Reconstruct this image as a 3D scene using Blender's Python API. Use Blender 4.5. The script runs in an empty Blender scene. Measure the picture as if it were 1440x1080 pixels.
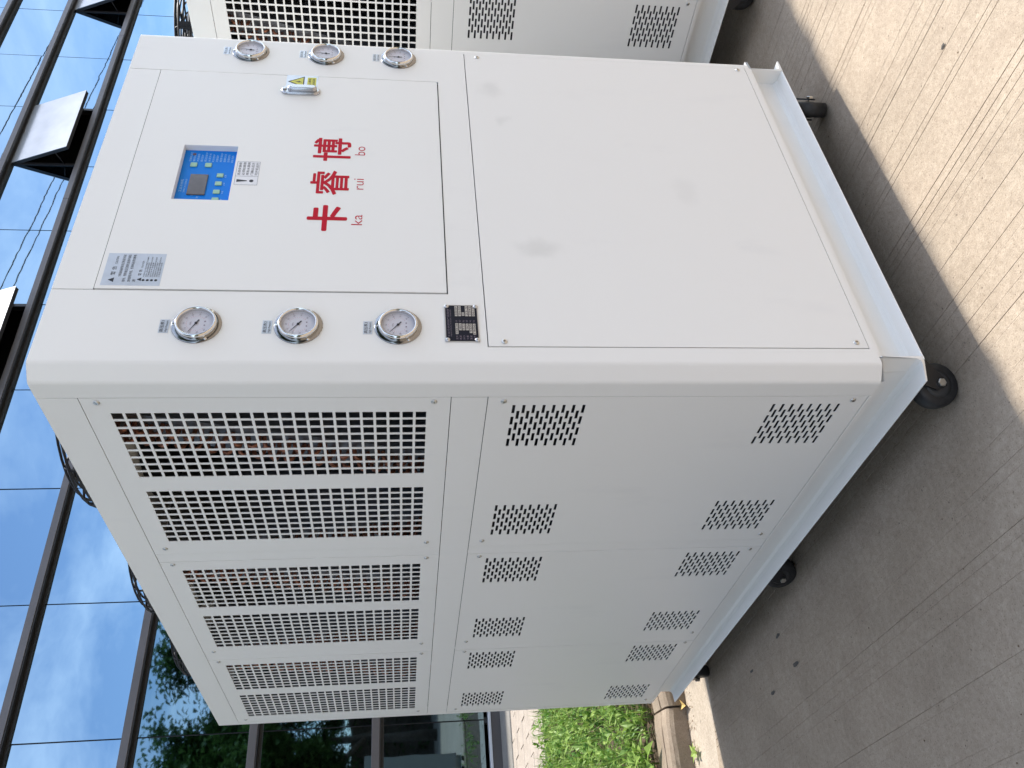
import bpy, bmesh, math, random
from mathutils import Vector, Matrix
random.seed(7)
R = math.radians
scene = bpy.context.scene
col = scene.collection
G0 = 0.235                      # height of the cabinet's lower edge above the road

# ------------------------------------------------------------------ camera
cam_data = bpy.data.cameras.new('camera')
cam = bpy.data.objects.new('camera', cam_data)
col.objects.link(cam)
right = Vector((0.787249417, -0.616634191, -0.000793656627))
up = Vector((0.0810576919, 0.102209295, 0.991454946))
back = Vector((-0.611283899, -0.780586661, 0.130447152))
cx_, cy_, cz_ = -up, right, back            # the phone was held turned by 90 degrees
M = Matrix(((cx_.x, cy_.x, cz_.x, -0.98462344), (cx_.y, cy_.y, cz_.y, -1.22720431),
            (cx_.z, cy_.z, cz_.z, 0.9627738 + G0), (0, 0, 0, 1)))
cam.matrix_world = M
cam_data.sensor_fit = 'HORIZONTAL'
cam_data.sensor_width = 36.0
cam_data.lens = 36.0 * 1186.697 / 1440.0
cam_data.clip_start = 0.02
cam_data.clip_end = 3000
scene.camera = cam

# ------------------------------------------------------------------ sky and sun
SUN_EL = 49.0
world = bpy.data.worlds.new('World')
scene.world = world
world.use_nodes = True
wn, wl = world.node_tree.nodes, world.node_tree.links
wn.clear()
w_out = wn.new('ShaderNodeOutputWorld'); w_bg = wn.new('ShaderNodeBackground')
w_sky = wn.new('ShaderNodeTexSky'); w_sky.sky_type = 'NISHITA'; w_sky.sun_disc = False
w_sky.sun_elevation = R(SUN_EL); w_sky.sun_rotation = R(90.0)
w_sky.air_density = 1.0; w_sky.dust_density = 0.6; w_sky.ozone_density = 1.6
w_co = wn.new('ShaderNodeTexCoord'); w_sep = wn.new('ShaderNodeSeparateXYZ')
wl.new(w_co.outputs['Generated'], w_sep.inputs[0])
def wmath(op, a, b=None, v=None):
    n = wn.new('ShaderNodeMath'); n.operation = op
    wl.new(a, n.inputs[0])
    if b is not None: wl.new(b, n.inputs[1])
    if v is not None: n.inputs[1].default_value = v
    return n.outputs[0]
zz = wmath('MAXIMUM', wmath('ADD', w_sep.outputs['Z'], v=0.12), v=0.06)
w_cmb = wn.new('ShaderNodeCombineXYZ')
wl.new(wmath('DIVIDE', w_sep.outputs['X'], zz), w_cmb.inputs[0])
wl.new(wmath('DIVIDE', w_sep.outputs['Y'], zz), w_cmb.inputs[1])
w_cmb.inputs[2].default_value = 3.7
w_n1 = wn.new('ShaderNodeTexNoise'); w_n1.inputs['Scale'].default_value = 1.9
w_n1.inputs['Detail'].default_value = 9.0; w_n1.inputs['Roughness'].default_value = 0.62
w_n1.inputs['Distortion'].default_value = 0.35
wl.new(w_cmb.outputs[0], w_n1.inputs['Vector'])
w_rmp = wn.new('ShaderNodeValToRGB')
w_rmp.color_ramp.elements[0].position = 0.40; w_rmp.color_ramp.elements[0].color = (0.08, 0.08, 0.08, 1)
w_rmp.color_ramp.elements[1].position = 0.72; w_rmp.color_ramp.elements[1].color = (0.72, 0.72, 0.72, 1)
wl.new(w_n1.outputs['Fac'], w_rmp.inputs[0])
w_mix = wn.new('ShaderNodeMixRGB'); w_mix.inputs[2].default_value = (7.5, 7.8, 8.4, 1)
wl.new(w_rmp.outputs[0], w_mix.inputs[0]); wl.new(w_sky.outputs[0], w_mix.inputs[1])
wl.new(w_mix.outputs[0], w_bg.inputs[0]); w_bg.inputs[1].default_value = 0.15
wl.new(w_bg.outputs[0], w_out.inputs[0])

sun_data = bpy.data.lights.new('sun', 'SUN')
sun_data.energy = 3.1; sun_data.angle = R(1.8); sun_data.color = (1.0, 0.95, 0.87)
sun = bpy.data.objects.new('sun', sun_data)
sun.rotation_euler = (0, R(90 - SUN_EL), R(0.4)); sun.location = (8, 0, 14)
col.objects.link(sun)

scene.view_settings.view_transform = 'Standard'
scene.view_settings.look = 'None'
scene.view_settings.exposure = 1.17
scene.view_settings.gamma = 1.0
scene.view_settings.use_curve_mapping = False
scene.render.engine = 'CYCLES'
scene.cycles.use_denoising = True
scene.cycles.max_bounces = 8
scene.cycles.diffuse_bounces = 3
scene.cycles.glossy_bounces = 4
scene.cycles.adaptive_threshold = 0.02
scene.cycles.caustics_reflective = False
scene.cycles.caustics_refractive = False

# ------------------------------------------------------------------ helpers
def tag(o, label=None, cat=None, group=None, kind=None):
    if label: o['label'] = label
    if cat: o['category'] = cat
    if group: o['group'] = group
    if kind: o['kind'] = kind
    return o

def empty(name, loc=(0, 0, 0), rz=0.0, parent=None):
    o = bpy.data.objects.new(name, None)
    o.empty_display_size = 0.2
    o.location = loc; o.rotation_euler = (0, 0, rz)
    o.parent = parent
    col.objects.link(o)
    return o

class MB:
    """collects faces, becomes one mesh object"""
    def __init__(self): self.v = []; self.f = []; self.m = []; self.s = []
    def face(self, pts, mi=0, smooth=False):
        i = len(self.v); self.v += [tuple(p) for p in pts]
        self.f.append(tuple(range(i, i + len(pts)))); self.m.append(mi); self.s.append(smooth)
    def raw(self, verts, faces, mi=0, smooth=False):
        i = len(self.v); self.v += [tuple(p) for p in verts]
        for f in faces:
            self.f.append(tuple(a + i for a in f)); self.m.append(mi); self.s.append(smooth)
    def box(self, a, b, mi=0, bev=0.0):
        x0, y0, z0 = a; x1, y1, z1 = b
        if bev <= 0:
            v = [(x0,y0,z0),(x1,y0,z0),(x1,y1,z0),(x0,y1,z0),(x0,y0,z1),(x1,y0,z1),(x1,y1,z1),(x0,y1,z1)]
            self.raw(v, [(0,3,2,1),(4,5,6,7),(0,1,5,4),(1,2,6,5),(2,3,7,6),(3,0,4,7)], mi)
        else:
            bm = bmesh.new(); bmesh.ops.create_cube(bm, size=1.0)
            for w in bm.verts:
                w.co = ((w.co.x + .5) * (x1 - x0) + x0, (w.co.y + .5) * (y1 - y0) + y0, (w.co.z + .5) * (z1 - z0) + z0)
            bmesh.ops.bevel(bm, geom=bm.edges[:], offset=bev, segments=2, profile=0.6, affect='EDGES')
            self.bm(bm, mi); bm.free()
    def bm(self, bm, mi=0, smooth=False):
        bm.verts.index_update()
        self.raw([w.co[:] for w in bm.verts], [[w.index for w in f.verts] for f in bm.faces], mi, smooth)
    def xf(self, mat, start=0):
        for i in range(start, len(self.v)): self.v[i] = tuple(mat @ Vector(self.v[i]))
    def lathe(self, prof, n=32, mat=None, mi=0, smooth=True, cap0=True, cap1=True):
        """prof: (radius, height) pairs turned round local Z"""
        s = len(self.v); vs = []; fs = []
        for r, h in prof:
            for k in range(n):
                a = 2 * math.pi * k / n; vs.append((r * math.cos(a), r * math.sin(a), h))
        for j in range(len(prof) - 1):
            for k in range(n):
                k2 = (k + 1) % n
                fs.append((j*n+k, j*n+k2, (j+1)*n+k2, (j+1)*n+k))
        self.raw(vs, fs, mi, smooth)
        if cap0: self.raw(vs[:n], [tuple(range(n))[::-1]], mi)
        if cap1: self.raw(vs[-n:], [tuple(range(n))], mi)
        if mat is not None: self.xf(mat, s)
    def tube(self, pts, r, n=6, mi=0, closed=False, caps=True):
        pts = [Vector(p) for p in pts]; m = len(pts); vs = []; fs = []
        prev = None
        for i, p in enumerate(pts):
            if closed: d = pts[(i+1) % m] - pts[i-1]
            else: d = pts[min(i+1, m-1)] - pts[max(i-1, 0)]
            d.normalize()
            if prev is None:
                ref = Vector((0, 0, 1)) if abs(d.z) < .9 else Vector((1, 0, 0))
                a = d.cross(ref).normalized()
            else:
                a = (prev - d * prev.dot(d)).normalized()
            prev = a; b = d.cross(a)
            rr = r[i] if isinstance(r, (list, tuple)) else r
            for k in range(n):
                t = 2 * math.pi * k / n; vs.append(p + (a * math.cos(t) + b * math.sin(t)) * rr)
        for i in range(m if closed else m - 1):
            i2 = (i + 1) % m
            for k in range(n):
                k2 = (k + 1) % n; fs.append((i*n+k, i*n+k2, i2*n+k2, i2*n+k))
        self.raw(vs, fs, mi, True)
        if caps and not closed:
            self.raw(vs[:n], [tuple(range(n))[::-1]], mi); self.raw(vs[-n:], [tuple(range(n))], mi)
    def build(self, name, mats, parent=None, loc=(0, 0, 0), recalc=True):
        me = bpy.data.meshes.new(name)
        me.from_pydata(self.v, [], self.f)
        for x in (mats if isinstance(mats, (list, tuple)) else [mats]): me.materials.append(x)
        me.polygons.foreach_set('material_index', self.m)
        me.polygons.foreach_set('use_smooth', self.s)
        bm = bmesh.new(); bm.from_mesh(me)
        bmesh.ops.remove_doubles(bm, verts=bm.verts[:], dist=1e-6)
        if recalc: bmesh.ops.recalc_face_normals(bm, faces=bm.faces[:])
        bm.to_mesh(me); bm.free(); me.update()
        o = bpy.data.objects.new(name, me); o.location = loc; o.parent = parent
        col.objects.link(o)
        return o

def inst(o, parent, loc=None, rot=None, name=None):
    c = o.copy(); c.parent = parent
    if name: c.name = name
    if loc is not None: c.location = loc
    if rot is not None: c.rotation_euler = rot
    col.objects.link(c)
    return c

def kids(o): return [c for c in bpy.data.objects if c.parent == o]
def copy_tree(o, parent=None):
    c = o.copy(); c.parent = parent; col.objects.link(c)
    for k in list(o.children): copy_tree(k, c)
    return c

def plate(mb, us, vs, solid, w0, w1, fn, mi=0):
    """sheet with real openings: cells where solid(u,v) is true, from depth w0 to w1"""
    us = sorted(set(round(u, 6) for u in us)); vs = sorted(set(round(v, 6) for v in vs))
    nu, nv = len(us), len(vs)
    ok = [[solid((us[i] + us[i+1]) / 2, (vs[j] + vs[j+1]) / 2) for j in range(nv - 1)] for i in range(nu - 1)]
    V = [fn(u, v, w0) for u in us for v in vs] + [fn(u, v, w1) for u in us for v in vs]
    N = nu * nv; id_ = lambda i, j, b: b * N + i * nv + j
    F = []
    g = lambda i, j: 0 <= i < nu - 1 and 0 <= j < nv - 1 and ok[i][j]
    for i in range(nu - 1):
        for j in range(nv - 1):
            if not ok[i][j]: continue
            F.append((id_(i,j,0), id_(i+1,j,0), id_(i+1,j+1,0), id_(i,j+1,0)))
            F.append((id_(i,j,1), id_(i,j+1,1), id_(i+1,j+1,1), id_(i+1,j,1)))
            if not g(i-1, j): F.append((id_(i,j,0), id_(i,j+1,0), id_(i,j+1,1), id_(i,j,1)))
            if not g(i+1, j): F.append((id_(i+1,j,0), id_(i+1,j,1), id_(i+1,j+1,1), id_(i+1,j+1,0)))
            if not g(i, j-1): F.append((id_(i,j,0), id_(i,j,1), id_(i+1,j,1), id_(i+1,j,0)))
            if not g(i, j+1): F.append((id_(i,j+1,0), id_(i+1,j+1,0), id_(i+1,j+1,1), id_(i,j+1,1)))
    used = sorted({a for f in F for a in f}); mp = {a: k for k, a in enumerate(used)}
    mb.raw([V[a] for a in used], [tuple(mp[a] for a in f) for f in F], mi)

_tc = {}
def text_poly(body, bold=0.0):
    """outline of a piece of writing as filled polygons, scaled to a unit box: (verts, faces, aspect)"""
    if (body, bold) in _tc: return _tc[(body, bold)]
    cu = bpy.data.curves.new('writing', 'FONT'); cu.body = body; cu.size = 1.0
    cu.resolution_u = 3; cu.offset = min(bold, 0.004); cu.fill_mode = 'FRONT'
    ob = bpy.data.objects.new('writing', cu); col.objects.link(ob)
    dg = bpy.context.evaluated_depsgraph_get(); ev = ob.evaluated_get(dg); me = ev.to_mesh()
    vs = [(v.co.x, v.co.y) for v in me.vertices]; fs = [tuple(p.vertices) for p in me.polygons]
    ev.to_mesh_clear(); bpy.data.objects.remove(ob); bpy.data.curves.remove(cu)
    if not vs: vs = [(0, 0), (1, 0), (1, 1)]; fs = [(0, 1, 2)]
    x0 = min(v[0] for v in vs); x1 = max(v[0] for v in vs); y0 = min(v[1] for v in vs); y1 = max(v[1] for v in vs)
    r = ([((v[0]-x0)/max(x1-x0, 1e-6), (v[1]-y0)/max(y1-y0, 1e-6)) for v in vs], fs, (x1-x0)/max(y1-y0, 1e-6))
    _tc[(body, bold)] = r
    return r
def write(mb, body, x0, x1, z0, z1, y, mi, bold=0.0):
    """writing stretched over the rectangle x0..x1, z0..z1 of a front-facing plane at depth y"""
    vs, fs, _ = text_poly(body, bold)
    mb.raw([(x0 + a * (x1 - x0), y, z0 + b * (z1 - z0)) for a, b in vs], fs, mi)

# ------------------------------------------------------------------ materials
def mat(name, rgb, rough=0.5, metal=0.0, spec=0.5, var=0.0, vscale=8.0, bump=0.0, bscale=60.0, coat=0.0, coords='Object', detail=4.0, emis=None):
    m = bpy.data.materials.new(name); m.use_nodes = True
    nt = m.node_tree; b = nt.nodes['Principled BSDF']
    b.inputs['Base Color'].default_value = (*rgb, 1); b.inputs['Roughness'].default_value = rough
    b.inputs['Metallic'].default_value = metal; b.inputs['Specular IOR Level'].default_value = spec
    b.inputs['Coat Weight'].default_value = coat
    if var or bump:
        tc = nt.nodes.new('ShaderNodeTexCoord')
    if var:
        n = nt.nodes.new('ShaderNodeTexNoise'); n.inputs['Scale'].default_value = vscale; n.inputs['Detail'].default_value = detail
        nt.links.new(tc.outputs[coords], n.inputs['Vector'])
        rp = nt.nodes.new('ShaderNodeValToRGB')
        lo = [max(0, c * (1 - var)) for c in rgb]; hi = [min(1, c * (1 + var)) for c in rgb]
        rp.color_ramp.elements[0].position = .32; rp.color_ramp.elements[0].color = (*lo, 1)
        rp.color_ramp.elements[1].position = .68; rp.color_ramp.elements[1].color = (*hi, 1)
        nt.links.new(n.outputs['Fac'], rp.inputs[0]); nt.links.new(rp.outputs[0], b.inputs['Base Color'])
    if bump:
        n2 = nt.nodes.new('ShaderNodeTexNoise'); n2.inputs['Scale'].default_value = bscale; n2.inputs['Detail'].default_value = 4
        nt.links.new(tc.outputs[coords], n2.inputs['Vector'])
        bp = nt.nodes.new('ShaderNodeBump'); bp.inputs['Strength'].default_value = bump; bp.inputs['Distance'].default_value = 0.01
        nt.links.new(n2.outputs['Fac'], bp.inputs['Height']); nt.links.new(bp.outputs[0], b.inputs['Normal'])
    return m

def paint_material():
    """powder coated sheet steel: faint orange peel, faint grey handling smudges"""
    m = bpy.data.materials.new('off_white_powder_coat'); m.use_nodes = True
    nt = m.node_tree; N, L = nt.nodes, nt.links; b = N['Principled BSDF']
    tc = N.new('ShaderNodeTexCoord')
    n1 = N.new('ShaderNodeTexNoise'); n1.inputs['Scale'].default_value = 2.6; n1.inputs['Detail'].default_value = 3; n1.inputs['Distortion'].default_value = .6
    L.new(tc.outputs['Object'], n1.inputs['Vector'])
    mp = N.new('ShaderNodeMapping'); mp.inputs['Scale'].default_value = (9, 9, 3.2); L.new(tc.outputs['Object'], mp.inputs[0])
    n2 = N.new('ShaderNodeTexNoise'); n2.inputs['Scale'].default_value = 1.0; n2.inputs['Detail'].default_value = 6; n2.inputs['Roughness'].default_value = .6
    L.new(mp.outputs[0], n2.inputs['Vector'])
    r1 = N.new('ShaderNodeValToRGB'); r1.color_ramp.elements[0].position = .60; r1.color_ramp.elements[0].color = (0, 0, 0, 1)
    r1.color_ramp.elements[1].position = .80; r1.color_ramp.elements[1].color = (1, 1, 1, 1); L.new(n2.outputs['Fac'], r1.inputs[0])
    mu = N.new('ShaderNodeMath'); mu.operation = 'MULTIPLY'; L.new(n1.outputs['Fac'], mu.inputs[0]); L.new(r1.outputs[0], mu.inputs[1])
    mx = N.new('ShaderNodeMixRGB'); mx.inputs[1].default_value = (.845, .836, .800, 1); mx.inputs[2].default_value = (.76, .755, .735, 1)
    L.new(mu.outputs[0], mx.inputs[0]); L.new(mx.outputs[0], b.inputs['Base Color'])
    ro = N.new('ShaderNodeMapRange'); ro.inputs['To Min'].default_value = .34; ro.inputs['To Max'].default_value = .48
    L.new(n1.outputs['Fac'], ro.inputs['Value']); L.new(ro.outputs[0], b.inputs['Roughness'])
    n3 = N.new('ShaderNodeTexNoise'); n3.inputs['Scale'].default_value = 420; n3.inputs['Detail'].default_value = 2
    L.new(tc.outputs['Object'], n3.inputs['Vector'])
    n4 = N.new('ShaderNodeTexNoise'); n4.inputs['Scale'].default_value = 3.0; n4.inputs['Detail'].default_value = 1
    L.new(tc.outputs['Object'], n4.inputs['Vector'])
    b1 = N.new('ShaderNodeBump'); b1.inputs['Strength'].default_value = .05; b1.inputs['Distance'].default_value = .002; L.new(n3.outputs['Fac'], b1.inputs['Height'])
    b2 = N.new('ShaderNodeBump'); b2.inputs['Strength'].default_value = .05; b2.inputs['Distance'].default_value = .02
    L.new(n4.outputs['Fac'], b2.inputs['Height']); L.new(b1.outputs[0], b2.inputs['Normal']); L.new(b2.outputs[0], b.inputs['Normal'])
    b.inputs['Specular IOR Level'].default_value = .38
    return m

def smudged(src, spots):
    m = src.copy(); m.name = 'off_white_powder_coat_smudged'; N, L = m.node_tree.nodes, m.node_tree.links; b = N['Principled BSDF']
    tc = N.new('ShaderNodeTexCoord'); nz = N.new('ShaderNodeTexNoise'); nz.inputs['Scale'].default_value = 22; nz.inputs['Detail'].default_value = 4
    L.new(tc.outputs['Object'], nz.inputs['Vector'])
    ad = N.new('ShaderNodeVectorMath'); ad.operation = 'MULTIPLY_ADD'; ad.inputs[1].default_value = (.05, .0, .05)
    L.new(nz.outputs['Color'], ad.inputs[0]); L.new(tc.outputs['Object'], ad.inputs[2])
    col_ = b.inputs['Base Color'].links[0].from_socket
    for (x, z, rx, rz, a) in spots:
        mp = N.new('ShaderNodeMapping'); mp.vector_type = 'POINT'
        mp.inputs['Location'].default_value = (-(x + .025) / rx, 0, -(z + .025) / rz); mp.inputs['Scale'].default_value = (1 / rx, 0, 1 / rz)
        L.new(ad.outputs[0], mp.inputs[0])
        ln = N.new('ShaderNodeVectorMath'); ln.operation = 'LENGTH'; L.new(mp.outputs[0], ln.inputs[0])
        mr = N.new('ShaderNodeMapRange'); mr.interpolation_type = 'SMOOTHERSTEP'; mr.inputs['From Min'].default_value = 0; mr.inputs['From Max'].default_value = 1.0
        mr.inputs['To Min'].default_value = a; mr.inputs['To Max'].default_value = 0; L.new(ln.outputs['Value'], mr.inputs['Value'])
        mx = N.new('ShaderNodeMixRGB'); mx.inputs[2].default_value = (.52, .52, .49, 1)
        L.new(mr.outputs[0], mx.inputs[0]); L.new(col_, mx.inputs[1]); col_ = mx.outputs[0]
    L.new(col_, b.inputs['Base Color'])
    return m

def concrete_material(name, base, dark, speck=1.0, big=0.12):
    m = bpy.data.materials.new(name); m.use_nodes = True
    nt = m.node_tree; N, L = nt.nodes, nt.links; b = N['Principled BSDF']
    tc = N.new('ShaderNodeTexCoord'); src = tc.outputs['Object']
    def noise(s, d=4, r=.55, dist=0):
        n = N.new('ShaderNodeTexNoise'); n.inputs['Scale'].default_value = s; n.inputs['Detail'].default_value = d
        n.inputs['Roughness'].default_value = r; n.inputs['Distortion'].default_value = dist; L.new(src, n.inputs['Vector']); return n.outputs['Fac']
    def ramp(x, p0, c0, p1, c1):
        r = N.new('ShaderNodeValToRGB'); e = r.color_ramp.elements
        e[0].position = p0; e[0].color = (*c0, 1); e[1].position = p1; e[1].color = (*c1, 1); L.new(x, r.inputs[0]); return r.outputs[0]
    def mul(a, c, f=1.0):
        n = N.new('ShaderNodeMixRGB'); n.blend_type = 'MULTIPLY'; n.inputs[0].default_value = f; L.new(a, n.inputs[1]); L.new(c, n.inputs[2]); return n.outputs[0]
    c = ramp(noise(3.0, 6, .6, .4), .3, dark, .7, base)
    fine = noise(260, 3, .7)
    c = mul(c, ramp(fine, .3, (.72, .71, .70), .68, (1.2, 1.2, 1.2)), .55 * speck)
    c = mul(c, ramp(noise(70, 4, .65), .33, (.84, .83, .81), .64, (1.07, 1.07, 1.07)), .85)
    c = mul(c, ramp(noise(9, 5, .65, .5), .34, (.90, .88, .86), .66, (1.06, 1.06, 1.05)), .7 * speck)
    vo2 = N.new('ShaderNodeTexVoronoi'); vo2.inputs['Scale'].default_value = 140; L.new(src, vo2.inputs['Vector'])
    c = mul(c, ramp(vo2.outputs['Distance'], .12, (.50, .47, .44), .24, (1, 1, 1)), .65 * speck)
    c = mul(c, ramp(noise(.7, 3, .5), .3, (1 - big, 1 - big, 1 - big), .7, (1 + big * .5,) * 3), 1.0)
    vo = N.new('ShaderNodeTexVoronoi'); vo.inputs['Scale'].default_value = 26; vo.inputs['Randomness'].default_value = 1; L.new(src, vo.inputs['Vector'])
    c = mul(c, ramp(vo.outputs['Distance'], .035, (.30, .28, .27), .075, (1, 1, 1)), .75 * speck)
    st = ramp(noise(5.0, 5, .7, .8), .70, (1, 1, 1), .78, (.62, .60, .58))
    c = mul(c, st, .3)
    L.new(c, b.inputs['Base Color']); b.inputs['Roughness'].default_value = .88; b.inputs['Specular IOR Level'].default_value = .25
    bp = N.new('ShaderNodeBump'); bp.inputs['Strength'].default_value = .35; bp.inputs['Distance'].default_value = .003; L.new(fine, bp.inputs['Height'])
    bp2 = N.new('ShaderNodeBump'); bp2.inputs['Strength'].default_value = .35; bp2.inputs['Distance'].default_value = .01
    L.new(noise(22, 5, .6), bp2.inputs['Height']); L.new(bp.outputs[0], bp2.inputs['Normal']); L.new(bp2.outputs[0], b.inputs['Normal'])
    return m

def glass_material(name, tint, rough, wav):
    """coated mirror glass: tinted reflection, slightly wavy sheet"""
    m = bpy.data.materials.new(name); m.use_nodes = True
    nt = m.node_tree; N, L = nt.nodes, nt.links; b = N['Principled BSDF']
    b.inputs['Base Color'].default_value = (*tint, 1); b.inputs['Metallic'].default_value = 1.0; b.inputs['Roughness'].default_value = rough
    tc = N.new('ShaderNodeTexCoord'); oi = N.new('ShaderNodeObjectInfo')
    ad = N.new('ShaderNodeVectorMath'); ad.operation = 'ADD'; L.new(tc.outputs['Object'], ad.inputs[0]); L.new(oi.outputs['Location'], ad.inputs[1])
    n = N.new('ShaderNodeTexNoise'); n.inputs['Scale'].default_value = 2.2; n.inputs['Detail'].default_value = 2; L.new(ad.outputs[0], n.inputs['Vector'])
    bp = N.new('ShaderNodeBump'); bp.inputs['Strength'].default_value = wav; bp.inputs['Distance'].default_value = .01
    L.new(n.outputs['Fac'], bp.inputs['Height']); L.new(bp.outputs[0], b.inputs['Normal'])
    return m

def leaf_material(name, c0, c1):
    m = bpy.data.materials.new(name); m.use_nodes = True
    nt = m.node_tree; N, L = nt.nodes, nt.links; b = N['Principled BSDF']
    g = N.new('ShaderNodeNewGeometry'); r = N.new('ShaderNodeValToRGB')
    r.color_ramp.elements[0].color = (*c0, 1); r.color_ramp.elements[1].color = (*c1, 1)
    L.new(g.outputs['Random Per Island'], r.inputs[0]); L.new(r.outputs[0], b.inputs['Base Color'])
    b.inputs['Roughness'].default_value = .5; b.inputs['Specular IOR Level'].default_value = .4
    tr = N.new('ShaderNodeBsdfTranslucent'); L.new(r.outputs[0], tr.inputs[0])
    mx = N.new('ShaderNodeMixShader'); mx.inputs[0].default_value = .35
    L.new(b.outputs[0], mx.inputs[1]); L.new(tr.outputs[0], mx.inputs[2]); L.new(mx.outputs[0], N['Material Output'].inputs[0])
    return m

PAINT = paint_material()
PAINT_SMUDGED = smudged(PAINT, [(.346, .672, .044, .075, .30), (.935, .735, .06, .05, .25), (.80, .715, .035, .03, .20), (.55, .30, .08, .05, .12)])
DARK_INSIDE = mat('dark_inside_sheet', (.025, .026, .03), .6)
GALV = mat('galvanised_fin_sheet', (.17, .18, .20), .45, .6, var=.25, vscale=30)
COPPER = mat('copper_tube', (.40, .17, .105), .42, .8, var=.25, vscale=40)
STEEL = mat('zinc_screw', (.62, .61, .58), .28, 1.0)
CHROME = mat('polished_steel', (.74, .73, .71), .10, 1.0)
CHROME_FLAT = mat('steel_flange', (.30, .295, .29), .14, 1.0, bump=.04, bscale=30)
DIAL = mat('dial_white', (.62, .61, .66), .35)
INK = mat('black_ink', (.02, .02, .025), .5)
INK_SOFT = mat('dial_print', (.20, .16, .20), .5)
INK_RED = mat('dial_red', (.55, .10, .10), .5)
RED = mat('red_lettering', (.50, .004, .022), .55, spec=.15)
SILVER_FOIL = mat('silver_foil_sticker', (.62, .66, .72), .30, .35, var=.06, vscale=30)
WHITE_STICKER = mat('white_sticker', (.80, .80, .82), .4)
YELLOW = mat('warning_yellow', (.62, .60, .06), .4)
BLUE = mat('display_blue', (.002, .20, .72), .45, spec=.2)
PALE_BLUE = mat('display_print', (.35, .58, .85), .4)
SCREEN = mat('dark_screen', (.10, .085, .085), .12, var=.15, vscale=40)
GREEN_KEY = mat('green_key', (.34, .56, .40), .4)
PLATE_BLACK = mat('nameplate_black', (.008, .010, .02), .45, spec=.2)
PLATE_ALU = mat('nameplate_aluminium', (.62, .62, .63), .3, .8)
ALU = mat('cast_handle_metal', (.48, .48, .50), .26, .9)
RUBBER = mat('black_rubber', (.018, .018, .019), .55, var=.4, vscale=60, bump=.1)
BLACK_STEEL = mat('black_steel', (.02, .02, .022), .42, .3)
HUB = mat('dark_hub', (.045, .045, .045), .5)
WIRE = mat('fan_wire_black', (.012, .012, .013), .55, 0, spec=.2)
ROAD = concrete_material('brushed_concrete', (.425, .350, .272), (.36, .296, .228))
GUTTER = concrete_material('gutter_concrete', (.52, .45, .37), (.42, .36, .29), .9)
KERB = concrete_material('kerb_concrete', (.39, .315, .245), (.29, .235, .18), 1.0)
PAVER = concrete_material('paver_concrete', (.56, .49, .42), (.45, .39, .33), .6)
PLINTH = concrete_material('plinth_concrete', (.30, .29, .27), (.22, .21, .19), .8)
GROUND = concrete_material('plain_ground', (.42, .37, .30), (.36, .31, .26), .5)
SOIL = mat('soil', (.10, .07, .045), .95, var=.4, vscale=30, bump=.6, bscale=60)
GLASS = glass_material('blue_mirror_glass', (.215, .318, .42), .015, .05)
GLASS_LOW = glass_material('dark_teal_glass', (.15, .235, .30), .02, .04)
SASH_GLASS = mat('pale_sash_glass', (.42, .44, .46), .22, .45, var=.08, vscale=3)  # paler and less mirror-like than the facade panes
MULLION = mat('brown_grey_mullion', (.115, .105, .105), .38, .35, var=.08, vscale=3)
MULLION_DARK = mat('black_frame_and_underside_shade', (.018, .018, .02), .45)
SILL = mat('pale_aluminium_sill', (.62, .63, .66), .35, .3)
DARK_ROOM = mat('dark_room', (.012, .013, .015), .9)
LEAF_A = leaf_material('tree_leaf', (.028, .072, .016), (.085, .16, .04))
LEAF_W = leaf_material('weed_leaf', (.09, .22, .03), (.36, .50, .12))
LEAF_DRY = mat('dry_leaf', (.55, .38, .13), .7, var=.2, vscale=60)
BARK = mat('bark', (.10, .075, .055), .9, var=.3, vscale=12, bump=.5, bscale=30)
DEBRIS = mat('plant_debris', (.14, .09, .05), .9)

# ------------------------------------------------------------------ the setting: ground, road, gutter, kerb, paving
def seam_y(x): return 2.020 - 0.30 * max(-1.2, min(x, 1.5)) * (1.0 if x < .35 else .5)     # where the road meets the gutter
def kerb_y(x): return 2.360 - 0.15 * x                                                     # foot of the kerb

g = MB(); g.face([(-900, -900, -.16), (900, -900, -.16), (900, 900, -.16), (-900, 900, -.16)])
tag(g.build('ground', GROUND), kind='structure')

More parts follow.
